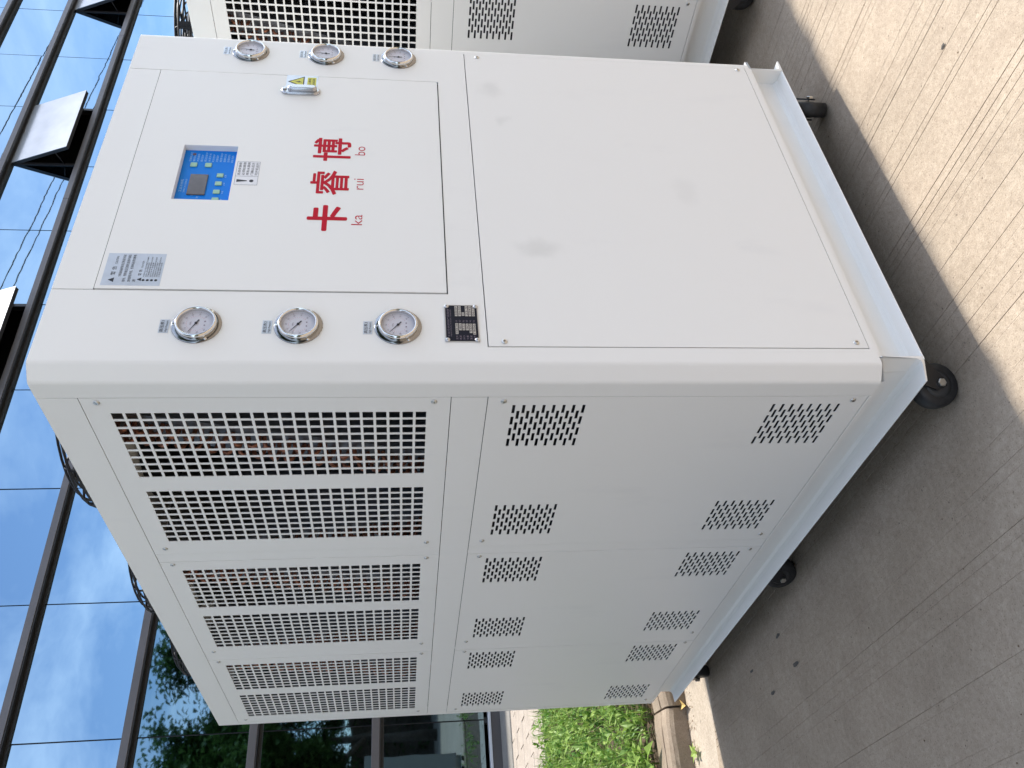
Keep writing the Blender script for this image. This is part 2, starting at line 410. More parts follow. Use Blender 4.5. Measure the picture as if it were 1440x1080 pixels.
def road():
    """concrete sheet with raked grooves across it: every groove is a real notch that fades in and out"""
    rnd = random.Random(3)
    xs = []          # (x, kind, groove id)
    grooves = []
    x = -2.6
    while x < 3.4:
        n = rnd.randint(4, 8)
        for _ in range(n):
            grooves.append(x); x += rnd.uniform(.019, .032)
        x += rnd.uniform(.01, .07)
    ys = [-3.2 + i * (5.0 / 56) for i in range(57)]
    cols = [(-3.0, None)]
    for gi, gx in enumerate(grooves):
        w = rnd.uniform(.0008, .0015)
        cols += [(gx - w, None), (gx, gi), (gx + w, None)]
    cols.append((4.0, None))
    dep = []
    for gi in range(len(grooves)):
        base = rnd.uniform(.35, 1.0) * (.55 if grooves[gi] < .02 else 1.0); ph = rnd.uniform(0, 6.28); fr = rnd.uniform(.7, 2.2)
        dep.append([max(0.0, base * (.50 + .62 * math.sin(fr * y + ph) + rnd.uniform(-.18, .18))) for y in ys] + [.4])
    wob = [rnd.uniform(-.006, .006) for _ in grooves]
    V = []; F = []
    ny = len(ys) + 1
    last = 0.0
    for cx, gi in cols:
        k = gi
        for j in range(ny):
            y = ys[j] if j < len(ys) else seam_y(cx)
            z = 0.0
            if gi is not None: z = -.0036 * min(1.0, dep[gi][j])
            V.append((cx + .012 * math.sin(.9 * y + 2 * cx) * (1 if -2.9 < cx < 3.9 else 0), y, z))
    for i in range(len(cols) - 1):
        for j in range(ny - 1):
            F.append((i*ny+j, (i+1)*ny+j, (i+1)*ny+j+1, i*ny+j+1))
    m = MB(); m.raw(V, F)
    for (a, b, c, d) in ((-80, -80, 80, -3.2), (-80, -3.2, -3.0, 1.8), (4.0, -3.2, 80, 1.8)):
        m.face([(a, b, 0), (c, b, 0), (c, d, 0), (a, d, 0)])
    m.face([(-80, 1.8, 0), (-3, 1.8, 0), (-3, seam_y(-3), 0), (-80, seam_y(-3), 0)])
    m.face([(4, 1.8, 0), (80, 1.8, 0), (80, seam_y(4), 0), (4, seam_y(4), 0)])
    return tag(m.build('road', ROAD, recalc=False), kind='structure')
road()

def strip(name, material, xs, y_lo, y_hi, z_lo, z_hi, bottom, gap=0.0):
    m = MB()
    for a, b in zip(xs, xs[1:]):
        m.face([(a, y_lo(a) + gap, z_lo), (b, y_lo(b) + gap, z_lo), (b, y_hi(b), z_hi), (a, y_hi(a), z_hi)])
        m.face([(a, y_lo(a) + gap, z_lo), (a, y_lo(a) + gap, bottom), (b, y_lo(b) + gap, bottom), (b, y_lo(b) + gap, z_lo)])
        m.face([(a, y_hi(a), z_hi), (b, y_hi(b), z_hi), (b, y_hi(b), bottom), (a, y_hi(a), bottom)])
    return tag(m.build(name, material), kind='structure')
XS = [-60, -1.2, -.6, -.3, 0, .2, .35, .7, 1.1, 1.5, 60]
strip('gutter', GUTTER, XS, seam_y, lambda x: kerb_y(max(-5, min(5, x))) + .03, -.001, -.006, -.12, gap=.006)

KERB_TOP = .085
ka = math.atan(-.15)
kerb = empty('kerb', (0, 0, 0)); tag(kerb, kind='structure')
def kerb_stone(length):
    m = MB(); n = 10
    prof = [(0, -.12), (.004, .055), (.010, .072), (.024, .083), (.082, KERB_TOP), (.086, KERB_TOP - .006), (.092, KERB_TOP - .006), (.096, KERB_TOP), (.215, KERB_TOP - .004), (.225, KERB_TOP - .02), (.225, -.12)]
    rnd = random.Random(int(length * 1000))
    rows = []
    for i in range(n + 1):
        e = .006 if i in (0, n) else 0
        rows.append([(length * i / n, y + rnd.uniform(-.002, .002), z - (e if z > 0 else 0) + rnd.uniform(-.0015, .0015)) for y, z in prof])
    V = [p for r in rows for p in r]; k = len(prof)
    m.raw(V, [(i*k+j, (i+1)*k+j, (i+1)*k+j+1, i*k+j+1) for i in range(n) for j in range(k - 1)])
    m.raw(rows[0], [tuple(range(k))]); m.raw(rows[-1], [tuple(range(k))[::-1]])
    return m
x = -2.89
while x < 3.5:
    ln = .60
    ks = kerb_stone(ln - .007 + random.uniform(-.002, .002)).build('kerb_stone', KERB, kerb)
    ks.location = (x, kerb_y(x) + random.uniform(-.006, .006), random.uniform(-.004, .004)); ks.rotation_euler = (0, 0, ka + R(random.uniform(-.5, .5)))
    x += ln * math.cos(ka)
mb = MB()
for a, b in ((-60, -3.05), (3.5, 60)):
    mb.face([(a, kerb_y(max(-5, min(5, a))), KERB_TOP), (b, kerb_y(max(-5, min(5, b))), KERB_TOP), (b, kerb_y(max(-5, min(5, b))) + .22, KERB_TOP), (a, kerb_y(max(-5, min(5, a))) + .22, KERB_TOP)])
    mb.face([(a, kerb_y(max(-5, min(5, a))), KERB_TOP), (b, kerb_y(max(-5, min(5, b))), KERB_TOP), (b, kerb_y(max(-5, min(5, b))), -.1), (a, kerb_y(max(-5, min(5, a))), -.1)])
mb.build('kerb_run', KERB, kerb)

LV = .055                                     # level of the planted strip
m = MB(); nx, ny = 60, 36
rs = random.Random(5)
pts = [[(-6 + 12 * i / nx, 2.45 + .15 * 0 + (3.35) * j / ny, LV + rs.uniform(-.012, .012)) for j in range(ny + 1)] for i in range(nx + 1)]
V = [p for r in pts for p in r]
m.raw(V, [(i*(ny+1)+j, (i+1)*(ny+1)+j, (i+1)*(ny+1)+j+1, i*(ny+1)+j+1) for i in range(nx) for j in range(ny)], 0, True)
m.box((-60, 2.5, -.1), (-6, 5.8, LV)); m.box((6, 2.0, -.1), (60, 5.8, LV))
tag(m.build('soil_bed', SOIL), kind='structure')

TH = R(-1.9)                                  # the facade runs almost parallel to the chillers' front
fx = Vector((math.cos(TH), math.sin(TH), 0)); fn_ = Vector((-math.sin(TH), math.cos(TH), 0))
FO = Vector((0, 8.6, 0))
def fac(t, d, z): return FO + fx * t + fn_ * d + Vector((0, 0, z))

pv = empty('paving', (0, 8.6, 0), TH); tag(pv, kind='structure')
m = MB(); m.box((-40, -2.98, -.15), (60, -.93, .045)); m.build('paving_bed', PLINTH, pv)
shared = []
for k in range(3):
    q = MB(); q.box((0, 0, 0), (.388, .192, .04 ), bev=.004); shared.append(q.build('paver', PAVER, pv, (-2 + k * .4, -2.9, .046)))
for i in range(-2, 14):
    for j in range(10):
        if j == 0 and -5 <= i - 0 <= -3: pass
        inst(shared[(i * 3 + j) % 3], pv, (i * .4 + (.2 if j % 2 else 0), -2.9 + j * .2, .046 + random.uniform(-.002, .002)), (0, 0, R(random.uniform(-.4, .4))))
for s_ in shared: bpy.data.objects.remove(s_)
m = MB(); m.box((-40, -.92, -.15), (60, -.02, .10), bev=.008); tag(m.build('plinth', PLINTH, None, (0, 8.6, 0)), kind='structure')
bpy.data.objects['plinth'].rotation_euler = (0, 0, TH)

# ------------------------------------------------------------------ the glass office building
office = empty('office_building', (0, 8.6, 0), TH)
tag(office, 'blue mirror glass office facade with dark horizontal mullions behind the chillers', 'building')
P = 1.527
T0 = 1.868 - 4 * P
NC = 18
ZR = [.235, 1.471, 2.768, 4.070, 5.340, 6.469, 7.627, 8.701, 9.90, 11.10]
rp = random.Random(11)
OPEN = [(6, 3), (6, 0), (6, -3)]              # filled in below with (row, column) of the open sashes
open_cols = {(5, 4 + 3), (5, 4 + 6), (5, 4 + 9)}     # row between 6.47 and 7.63
pane_mesh = {}
for r in range(len(ZR) - 1):
    z0, z1 = ZR[r] + .045, ZR[r + 1] - .045
    q = MB(); q.box((.007, -.006, 0), (P - .007, .006, z1 - z0))
    for c in range(NC):
        if (r, c) in open_cols: continue
        key = r
        t0 = T0 + c * P
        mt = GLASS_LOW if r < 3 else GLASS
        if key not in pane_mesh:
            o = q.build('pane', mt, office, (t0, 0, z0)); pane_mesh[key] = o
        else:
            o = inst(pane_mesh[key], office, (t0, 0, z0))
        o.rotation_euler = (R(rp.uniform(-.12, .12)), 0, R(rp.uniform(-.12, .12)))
t_end = T0 + NC * P
m = MB(); m.box((T0 - .1, .9, 0), (t_end + .1, 1.2, 12)); m.box((T0 - .3, -.02, 0), (T0 - .05, 1.2, 12)); m.box((t_end + .05, -.02, 0), (t_end + .3, 1.2, 12))
m.box((T0 - .3, -.02, 11.16), (t_end + .3, 1.2, 12.2))
m.build('inner_wall', DARK_ROOM, office)
for c in range(NC + 1):                      # recessed black joints between the panes
    m = MB(); m.box((T0 + c * P - .03, .012, .2), (T0 + c * P + .03, .10, 11.1)); m.build('joint', MULLION_DARK, office)
for r in range(1, len(ZR)):
    z = ZR[r]
    m = MB()
    m.box((T0 - .05, -.13, z - .040), (t_end + .05, .06, z + .045), 0, bev=.004)
    m.box((T0 - .05, -.118, z - .052), (t_end + .05, .05, z - .041), 1)  # underside shade put into a black strip
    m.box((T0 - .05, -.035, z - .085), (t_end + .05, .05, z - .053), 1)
    # splice lines of the cap
    for c in range(0, NC, 3):
        t = T0 + c * P + .6
        m.box((t, -.1315, z - .041), (t + .006, -.10, z + .046), 1)
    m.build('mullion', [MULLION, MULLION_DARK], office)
m = MB(); m.box((T0, -.075, .205), (t_end, .05, .235), bev=.004); m.build('sill', SILL, office)
m = MB(); m.box((T0, -.06, .09), (t_end, .05, .2045)); m.build('base_frame', MULLION, office)
def sash(c):
    """top hung sash standing open"""
    t0 = T0 + c * P; zt = ZR[6] - .09; h = 1.02
    fr = MB()                                                     # fixed frame with the dark opening
    for a, b in (((.0, -.02, -.06), (.05, .08, 1.08)), ((P - .05, -.02, -.06), (P, .08, 1.08)), ((.05, -.02, -.05), (P - .05, .08, .02)), ((.05, -.02, 1.03), (P - .05, .08, 1.08))):
        fr.box((a[0], a[1], a[2]), (b[0], b[1], b[2]))
    fr.build('window_frame', MULLION_DARK, office, (t0, 0, zt - h - .03))
    s = empty('window_sash', (t0, -.03, zt), 0, office); s.rotation_euler = (R(-21), 0, 0)
    f = MB()
    for a, b in (((.012, .0, -h), (.05, .055, 0)), ((P - .05, .0, -h), (P - .012, .055, 0)), ((.05, .0, -h), (P - .05, .055, -h + .04)), ((.05, 0, -.04), (P - .05, .055, 0))):
        f.box(a, b)
    f.build('frame', MULLION_DARK, s)
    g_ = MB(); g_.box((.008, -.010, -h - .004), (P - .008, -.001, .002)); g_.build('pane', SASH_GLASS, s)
    m = MB(); m.tube([(t0 + .03, .02, zt - h * .8), (t0 + .03, -.03 - math.sin(R(21)) * h * .75, zt - math.cos(R(21)) * h * .75)], .008)
    m.tube([(t0 + P - .03, .02, zt - h * .8), (t0 + P - .03, -.03 - math.sin(R(21)) * h * .75, zt - math.cos(R(21)) * h * .75)], .008)
    m.build('stay', MULLION_DARK, office)
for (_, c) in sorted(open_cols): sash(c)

# ------------------------------------------------------------------ the chiller
W, D, H = 1.138, 2.045, 1.62
C = .0255
XD0, XD1, ZD0, ZD1 = .2074, .9559, .8701, 1.5444         # control door opening
XL0, XL1, ZL0, ZL1 = .068, 1.0934, .0143, .7956          # lower front panel opening
YS = .0719                                               # first side panel
ZU0, ZU1, ZS0, ZS1 = .8673, 1.5473, .0072, .7943
PITCH, PW = .6635, .620
GAP = .0015
front = lambda u, v, w: (u, w, v)
side = lambda u, v, w: (w, u, v)
sideR = lambda u, v, w: (W - w, u, v)
T = .0016

chiller = empty('water_chiller', (0, 0, 0))
tag(chiller, 'white industrial chiller with red lettering, blue display and six gauges, nearest the camera', 'chiller', 'white chillers standing in a row')
ZL = (0, 0, G0)

def fold(z0, z1, mirror):
    """folded corner: front sheet, chamfer and side sheet in one piece"""
    def arc(p, a, b, n=3, r=.005):
        a = Vector(a); b = Vector(b); p = Vector(p); d0 = (a - p).normalized(); d1 = (b - p).normalized()
        q0 = p + d0 * r; q1 = p + d1 * r; return [tuple(q0.lerp(p, t).lerp(p.lerp(q1, t), t)) for t in [k / n for k in range(n + 1)]]
    pr = [(.04, 0)] + arc((C + .002, 0), (.04, 0), (0, C)) + arc((0, C + .002), (C, 0), (0, YS)) + [(0, YS - .0016), (.016, YS - .0016)]
    if mirror: pr = [(W - a, b) for a, b in pr]
    mb = MB()
    n = len(pr); V = [(a, b, z0) for a, b in pr] + [(a, b, z1) for a, b in pr]
    mb.raw(V, [(i, i + 1, n + i + 1, n + i) for i in range(n - 1)], 0, False)
    return mb
m = MB()
def ok(u, v):
    if XD0 - GAP < u < XD1 + GAP and ZD0 - GAP < v < ZD1 + GAP: return False
    if XL0 - GAP < u < XL1 + GAP and ZL0 - GAP < v < ZL1 + GAP: return False
    if v > ZD1 and (XD0 - GAP < u < XD0 + .0004 or XD1 - .0004 < u < XD1 + GAP): return False
    return True
plate(m, [.04, XL0 - GAP, XD0 - GAP, XD0 + .0004, XD1 - .0004, XD1 + GAP, XL1 + GAP, W - .04], [0, ZL0 - GAP, ZL1 + GAP, ZD0 - GAP, ZD1 + GAP, H], ok, 0, T, front)
for mir in (False, True):
    q = fold(0, H, mir); m.raw(q.v, q.f)
m.build('front_frame', PAINT, chiller, ZL)
# inner rims behind the door and panel gaps
m = MB()
for (a, b, c, d) in ((XD0, XD1, ZD0, ZD1), (XL0, XL1, ZL0, ZL1)):
    for q in (((a - .015, c - .015), (a + .012, d + .015)), ((b - .012, c - .015), (b + .015, d + .015)), ((a + .012, c - .015), (b - .012, c + .012)), ((a + .012, d - .012), (b - .012, d + .015))):
        m.box((q[0][0], .016, q[0][1]), (q[1][0], .018, q[1][1]))
m.build('inner_rim', DARK_INSIDE, chiller, ZL)
# side rails, both sides, back sheet
for nm, f in (('side_frame', side), ('side_frame', sideR)):
    m = MB()
    def oks(u, v):
        if ZS0 - GAP < v < ZS1 + GAP or ZU0 - GAP < v < ZU1 + GAP: return u > YS + 3 * PITCH - .045
        return True
    plate(m, [YS + .0003, YS + 2 * PITCH + PW + .003, D], [0, ZS0 - GAP, ZS1 + GAP, ZU0 - GAP, ZU1 + GAP, H], lambda u, v: (u > YS + 2 * PITCH + PW) or not (ZS0 - GAP < v < ZS1 + GAP or ZU0 - GAP < v < ZU1 + GAP), 0, T, f)
    for k in (0, 1):                          # stiles between the panels
        y0 = YS + k * PITCH + PW + .0012; y1 = YS + (k + 1) * PITCH - .0014
        for (za, zb) in ((ZS0, ZS1), (ZU0, ZU1)):
            plate(m, [y0, y1], [za, zb], lambda u, v: True, .0004, .002, f)
    m.build(nm, PAINT, chiller, ZL)
m = MB(); m.box((0.002, D - .002, 0), (W - .002, D, H)); m.build('back_panel', PAINT, chiller, ZL)
m = MB(); m.box((W - .0022, YS + .002, ZS0 + .001), (W - .0006, YS + 2 * PITCH + PW, ZS1 - .001)); m.box((W - .0022, YS + .002, ZU0 + .001), (W - .0006, YS + 2 * PITCH + PW, ZU1 - .001)); m.build('right_panel', PAINT, chiller, ZL)

# roof with three fan openings
FANS = [(.39, .56), (.39, 1.20), (.39, 1.75)]; FR = .262
m = MB(); edges = [0.0255, .88, 1.475, D]
for (fx_, fy), y0, y1 in zip(FANS, edges, edges[1:]):
    n = 48; ins = []; outs = []
    for k in range(n):
        a = 2 * math.pi * (k + .5) / n; ca, sa = math.cos(a), math.sin(a)
        ins.append((fx_ + FR * ca, fy + FR * sa, H))
        s = min((( (W - .004) - fx_) / ca if ca > 0 else (.004 - fx_) / ca) if abs(ca) > 1e-6 else 9, ((y1 - fy) / sa if sa > 0 else (y0 - fy) / sa) if abs(sa) > 1e-6 else 9)
        outs.append((fx_ + s * ca, fy + s * sa, H))
    for k in range(n):
        k2 = (k + 1) % n
        m.face([ins[k], outs[k], outs[k2], ins[k2]])
        m.face([ins[k], ins[k2], (*ins[k2][:2], H - .06), (*ins[k][:2], H - .06)])
m.face([(C, .0015, H - .001), (W - C, .0015, H - .001), (W - C, .03, H - .001), (C, .03, H - .001)])
m.face([(.0015, C, H - .001), (C, .0015, H - .001), (.03, .03, H - .001)])
m.build('roof', PAINT, chiller, ZL, recalc=False)

def fan_guard():
    m = MB(); h = .114
    def ring(r, z, w=.0032): m.tube([(r * math.cos(2*math.pi*k/40), r * math.sin(2*math.pi*k/40), z) for k in range(40)], w, 5, 0, True)
    def dome(r): return h - .012 * (r / .285) ** 3 * 1.0
    for r in (.05, .085, .12, .155, .19, .22, .25, .272): ring(r, dome(r))
    for z in (.012, .032, .052, .072, .088): ring(.288, z)
    for k in range(12):
        a = 2 * math.pi * k / 12
        pr = [(.05, dome(.05)), (.15, dome(.15)), (.25, dome(.25)), (.276, .100), (.288, .085), (.288, .004), (.31, .003)]
        m.tube([(r * math.cos(a + .25 * (r / .29)), r * math.sin(a + .25 * (r / .29)), z) for r, z in pr], .0032, 5)
    m.lathe([(.05, h - .004), (.05, h + .004)], 20)
    for k in range(4):                                       # mounting feet
        a = math.pi / 4 + k * math.pi / 2
        mt = Matrix.Rotation(a, 4, 'Z'); s = len(m.v)
        m.box((.283, -.016, .001), (.325, .016, .006)); m.box((.283, -.012, .006), (.289, .012, .085)); m.xf(mt, s)
    return m
g0 = None
for (x, y) in FANS:
    if g0 is None: g0 = fan_guard().build('fan_guard', WIRE, chiller, (x, y, G0 + H + .001))
    else: inst(g0, chiller, (x, y, G0 + H + .001))
# fan blades under the guards, over discs added to keep sun out
m = MB()
for (x, y) in FANS: m.raw([(x + (FR + .01) * math.cos(2*math.pi*k/32), y + (FR + .01) * math.sin(2*math.pi*k/32), H - .062) for k in range(32)], [tuple(range(32))])
m.build('fan_light_stop', DARK_INSIDE, chiller, ZL)
fb0 = None
for (x, y) in FANS:
    if fb0 is None:
        m = MB(); m.lathe([(.07, -.03), (.075, -.02), (.075, .03), (.065, .04)], 24)
        for k in range(5):
            a0 = 2 * math.pi * k / 5; rows = []
            for r, tw, wd in ((.07, .5, .30), (.14, .45, .36), (.21, .38, .42), (.25, .33, .40)):
                rows.append([(r * math.cos(a0 + s * wd), r * math.sin(a0 + s * wd), s * tw * .08) for s in (-1, 0, 1)])
            V = [p for rr in rows for p in rr]; m.raw(V, [(i*3+j, (i+1)*3+j, (i+1)*3+j+1, i*3+j+1) for i in range(3) for j in range(2)], 0, True)
        fb0 = m.build('fan', BLACK_STEEL, chiller, (x, y, G0 + H - .03), recalc=False)
    else: inst(fb0, chiller, (x, y, G0 + H - .03))

# screw with a cross slot
def screw_mesh(axis):
    m = MB(); m.lathe([(.0062, 0), (.0062, .0006), (.0052, .0020), (.0030, .0029)], 14, None, 0)
    m.box((-.0022, -.0005, .0028), (.0022, .0005, .0031), 1); m.box((-.0005, -.0022, .0028), (.0005, .0022, .0031), 1)
    mt = Matrix.Rotation(R(90), 4, 'X') if axis == 'front' else Matrix.Rotation(R(-90), 4, 'Y')
    m.xf(mt); return m
scr_front = scr_side = None
def put_screw(parent, loc, axis):
    global scr_front, scr_side
    src = scr_front if axis == 'front' else scr_side
    if src is None:
        src = screw_mesh(axis).build('screw', [STEEL, INK], parent, loc)
        if axis == 'front': scr_front = src
        else: scr_side = src
    else: inst(src, parent, loc)

# grille panels: two blocks of 9 x 23 square holes each
def grille_panel():
    holes_u = []; cu = [0, PW]
    for b0 in (.0463, .3305):
        for k in range(9):
            a = b0 + k * .02580; holes_u.append((a, a + .0205)); cu += [a, a + .0205]
    holes_v = []; cv = [ZU0, ZU1]
    for k in range(23):
        a = .9135 + k * .02586; holes_v.append((a, a + .0206)); cv += [a, a + .0206]
    inside = lambda x, L: any(a < x < b for a, b in L)
    m = MB(); plate(m, cu, cv, lambda u, v: not (inside(u, holes_u) and inside(v, holes_v)), 0, T, side)
    plate(m, [0, .0014], [ZU0, ZU1], lambda u, v: True, T, .012, side); plate(m, [PW - .0014, PW], [ZU0, ZU1], lambda u, v: True, T, .012, side)
    return m
def slot_panel():
    rects = []; cu = [0, PW]; cv = [ZS0, ZS1]
    l, q, w, p = .0287, .0391, .0062, .02018
    for u0 in (.0257, .4175):
        for v0 in (.0565, .5970):
            for i in range(7):
                n = 8 if i % 2 == 0 else 7
                a = u0 + i * q / 2
                for k in range(n):
                    z = v0 + k * p + (0 if i % 2 == 0 else p / 2)
                    rects.append((a, a + l, z, z + w)); cu += [a, a + l]; cv += [z, z + w]
    m = MB(); plate(m, cu, cv, lambda u, v: not any(a < u < b and c < v < d for a, b, c, d in rects), 0, T, side)
    plate(m, [0, .0014], [ZS0, ZS1], lambda u, v: True, T, .012, side)
    return m
gp = sp = None
for k in range(3):
    y = YS + k * PITCH
    if gp is None: o = gp = grille_panel().build('grille_panel', PAINT, chiller, (0, y, G0))
    else: o = inst(gp, chiller, (0, y, G0))
    for (a, b) in ((.013, .899), (.013, 1.5185), (PW - .028, .901), (PW - .028, 1.5185)): put_screw(o, (-.0001, a, b), 'side')
    if sp is None: o = sp = slot_panel().build('slotted_panel', PAINT, chiller, (0, y, G0))
    else: o = inst(sp, chiller, (0, y, G0))
    for (a, b) in ((.013, .0352), (.013, .7632), (PW - .028, .0345), (PW - .028, .763)): put_screw(o, (-.0001, a, b), 'side')
# lower front panel
m = MB(); plate(m, [XL0 + .0004, XL1 - .0004], [ZL0 + .0004, ZL1 - .0004], lambda u, v: True, -.0008, .012, front)
fp = m.build('front_panel', PAINT_SMUDGED, chiller, ZL)
for (a, b) in ((1.0905 - .012, .762), (1.081, .0366), (.0800, .7640), (.0830, .0366)): put_screw(fp, (a, -.0009, b), 'front')

# dark sheets added to read as inside shade, and the V shaped condenser coils behind the grilles
m = MB()
m.box((.52, .06, .86), (.53, 2.0, 1.60)); m.box((.05, .06, .815), (.53, 2.0, .825)); m.box((.05, .06, .02), (.055, 2.0, .81))
m.box((.03, .03, .02), (.035, .06, 1.58))
m.box((.02, D - .04, .02), (1.0, D - .035, 1.58)); m.box((.05, .075, .83), (.52, .08, 1.60))
m.build('inner_shade_sheets', DARK_INSIDE, chiller, ZL)
bends = MB(); n_b = 22
def coil(k):
    yc = YS + k * PITCH + .50
    for sgn in (-1, 1):
        fins = MB(); top = Vector((.085, yc + sgn * .265, 1.575)); bot = Vector((.085, yc + sgn * .085, .85))
        d = (bot - top).normalized(); nrm = Vector((0, -d.z, d.y)) * sgn
        a, b = top, bot; w = .085
        q = [a - nrm * 0, b - nrm * 0, b + nrm * w, a + nrm * w]
        fins.face(q); fins.face([p + Vector((.002, 0, 0)) for p in q])
        for s0, s1 in ((0, 1), (1, 2), (2, 3), (3, 0)):
            fins.face([q[s0], q[s1], q[s1] + Vector((.43, 0, 0)), q[s0] + Vector((.43, 0, 0))])
        fo = fins.build('condenser_coil', GALV, chiller, ZL, recalc=False)
        bm_ = MB(); L = (bot - top).length
        for row, off in ((0, .022), (1, .058)):
            for i in range(n_b):
                s = (i + .5 + (.5 if row else 0)) / (n_b + 1) * L
                c0 = top + d * s + nrm * off
                # hairpin bend sticking out of the end sheet, slanted
                ax = (d * .022 + nrm * (.010 if (i + row) % 2 else -.010))
                pts = []
                for j in range(7):
                    t = math.pi * j / 6
                    pts.append(c0 + ax * (.5 * math.cos(t)) - Vector((.026 * math.sin(t) + .002, 0, 0)))
                bm_.tube(pts, .0052, 6, 0, False, False)
        ob = bm_.build('return_bends', COPPER, fo); tag(ob, kind='stuff')
for k in range(3): coil(k)

# ---- control door with its display, stickers, lettering and handle
m = MB()
DX0, DX1, DZ0, DZ1 = .4735, .6600, 1.3280, 1.4450
plate(m, [XD0 + .0012, DX0, DX1, XD1 - .0030], [ZD0 + .0012, DZ0, DZ1, ZD1 - .0008], lambda u, v: not (DX0 < u < DX1 and DZ0 < v < DZ1), -.0018, .013, front)
door = m.build('control_door', PAINT, chiller, ZL)
m = MB(); m.box((DX0 - .006, .0132, DZ0 - .006), (DX1 + .006, .017, DZ1 + .006), 0)
yd = .0130
write(m, '工业冷水机', .5150, .5570, 1.4335, 1.4400, yd, 1, .01)
write(m, 'TEMPERATURE CONTROLLER', .5130, .5590, 1.4265, 1.4300, yd, 1)
lines = ['压缩机运行', '循环泵运行', '风机故障', '高压保护', '低压保护', '水流开关', '防冻保护', '过载保护', '相序保护', '温度设定', '远程控制', '自动']
for i, t_ in enumerate(lines):
    z = 1.4325 - i * .0082
    write(m, t_, .6205, .6540 - (i % 4) * .003, z - .0048, z, yd, 1)
write(m, '开机', .5030, .5080 + .004, 1.4075, 1.4125, yd, 1); write(m, '关机', .4950, .5015, 1.3960, 1.4010, yd, 1)
for (bx, t_) in ((.5727, '设定'), (.5447, '上调'), (.5167, '下调'), (.4907, '启停')): write(m, t_, bx - .006, bx + .004, 1.3460, 1.3500, yd, 1)
m.build('display_panel', [BLUE, PALE_BLUE], door)
m = MB(); m.box((.5045, .0105, 1.3838), (.5735, .0131, 1.4215), 0, bev=.0008); m.build('display_screen', SCREEN, door)
bt = None
for (bx, bz, wd, ht) in ((.6076, 1.4202, .0072, .0072), (.6076, 1.3888, .0072, .0072), (.5727, 1.3593, .0065, .0072), (.5447, 1.3595, .0065, .0072), (.5167, 1.3601, .0065, .0072), (.4907, 1.3598, .0065, .0072)):
    m = MB(); m.box((bx - wd, .0108, bz - ht), (bx + wd, .0131, bz + ht), 0, bev=.0018); m.build('button', GREEN_KEY, door)
m = MB(); m.box((.6425, .0122, 1.4205), (.6490, .0131, 1.4270)); m.build('indicator', mat('brown_lens', (.16, .07, .07), .3), door)

yf = -.0018
# red lettering with its spelling below
m = MB()
for ch, a, b in (('卡', .3830, .4660), ('睿', .5000, .5840), ('博', .6180, .7035)):
    e = {'卡': .0022, '睿': .0011, '博': .0013}[ch]
    for k, (du, dv) in enumerate(((0, 0), (1, 0), (-1, 0), (0, 1), (0, -1), (.7, .7), (-.7, .7), (.7, -.7), (-.7, -.7))):
        write(m, ch, a + e + du * e, b - e + du * e, 1.0765 + e + dv * e, 1.1610 - e + dv * e, yf - .0003 - k * .00002, 0)
for ch, a, b, z0, z1 in (('ka', .4040, .4370, 1.0445, 1.0675), ('rui', .5210, .5580, 1.0445, 1.0660), ('bo', .6425, .6750, 1.0440, 1.0675)):
    write(m, ch, a, b, z0, z1, yf - .0003, 0, -.006)
m.build('red_lettering', RED, door)
# notice sticker
m = MB(); m.box((.5250, yf - .0003, 1.2730), (.6070, yf + .0001, 1.3235), 0)
yt = yf - .0005
for q in (((.5258, 1.2738), (.6062, 1.2743)), ((.5258, 1.3222), (.6062, 1.3227)), ((.5258, 1.2738), (.5263, 1.3227)), ((.6057, 1.2738), (.6062, 1.3227)), ((.5545, 1.2738), (.5550, 1.3227))):
    m.box((q[0][0], yt, q[0][1]), (q[1][0], yt + .0001, q[1][1]), 1)
for i, t_ in enumerate(['系统安装前', '必须检查相', '序和水源阀', '门确认后方', '可开机运行']):
    z = 1.3190 - i * .0092; write(m, t_, .5585, .6030, z - .0062, z, yt, 1, .01)
m.raw([(.5348, yt, 1.3185), (.5440, yt, 1.3185), (.5408, yt, 1.2965), (.5380, yt, 1.2965)], [(0, 1, 2, 3)], 1)
n = 14; m.raw([(.5394 + .0046 * math.cos(2*math.pi*k/n), yt, 1.2870 + .0046 * math.sin(2*math.pi*k/n)) for k in range(n)], [tuple(range(n))], 1)
m.build('notice_sticker', [WHITE_STICKER, INK], door)
# caution sticker on silver foil
m = MB(); m.box((.2165, yf - .0003, 1.4255), (.3050, yf + .0001, 1.5345), 0)
def tri(m, x, z, s, mi, y): m.raw([(x - s, y, z - s * .85), (x + s, y, z - s * .85), (x, y, z + s * .9)], [(0, 1, 2)], mi)
tri(m, .2310, 1.5175, .0062, 1, yt); write(m, '警 告', .2440, .2680, 1.5125, 1.5210, yt, 1, .02); write(m, 'CAUTION', .2750, .2960, 1.5135, 1.5180, yt, 1)
for i, (t_, a, b) in enumerate((('为保证机组的安全正常运行务必', .2400, .3010), ('接地、相序接反压缩机会损坏请检', .2260, .3010), ('查电源后开机、检修时必须切断电', .2260, .3010), ('源', .2260, .2330))):
    z = 1.5065 - i * .0095; write(m, t_, a, b, z - .0058, z, yt, 1, .012)
tri(m, .2330, 1.4660, .0048, 1, yt); write(m, '警 告', .2430, .2600, 1.4640, 1.4700, yt, 1, .02); write(m, 'CAUTION', .2650, .2840, 1.4640, 1.4675, yt, 1)
for i in range(8):
    z = 1.4600 - i * .0040; write(m, ['严禁非专业人员打开电箱门以免触电', '造成人身伤害事故发生', '严禁触摸高温管路防止烫伤', '运行中不得触摸', '严禁将手伸入风扇网罩内运转部件', '停机后方可进行维护', '定期清洗冷凝器翅片保持散热通风良好', '以免影响制冷效果'][i], .2400, (.2960, .2800)[i % 2], z - .0028, z, yt, 1)
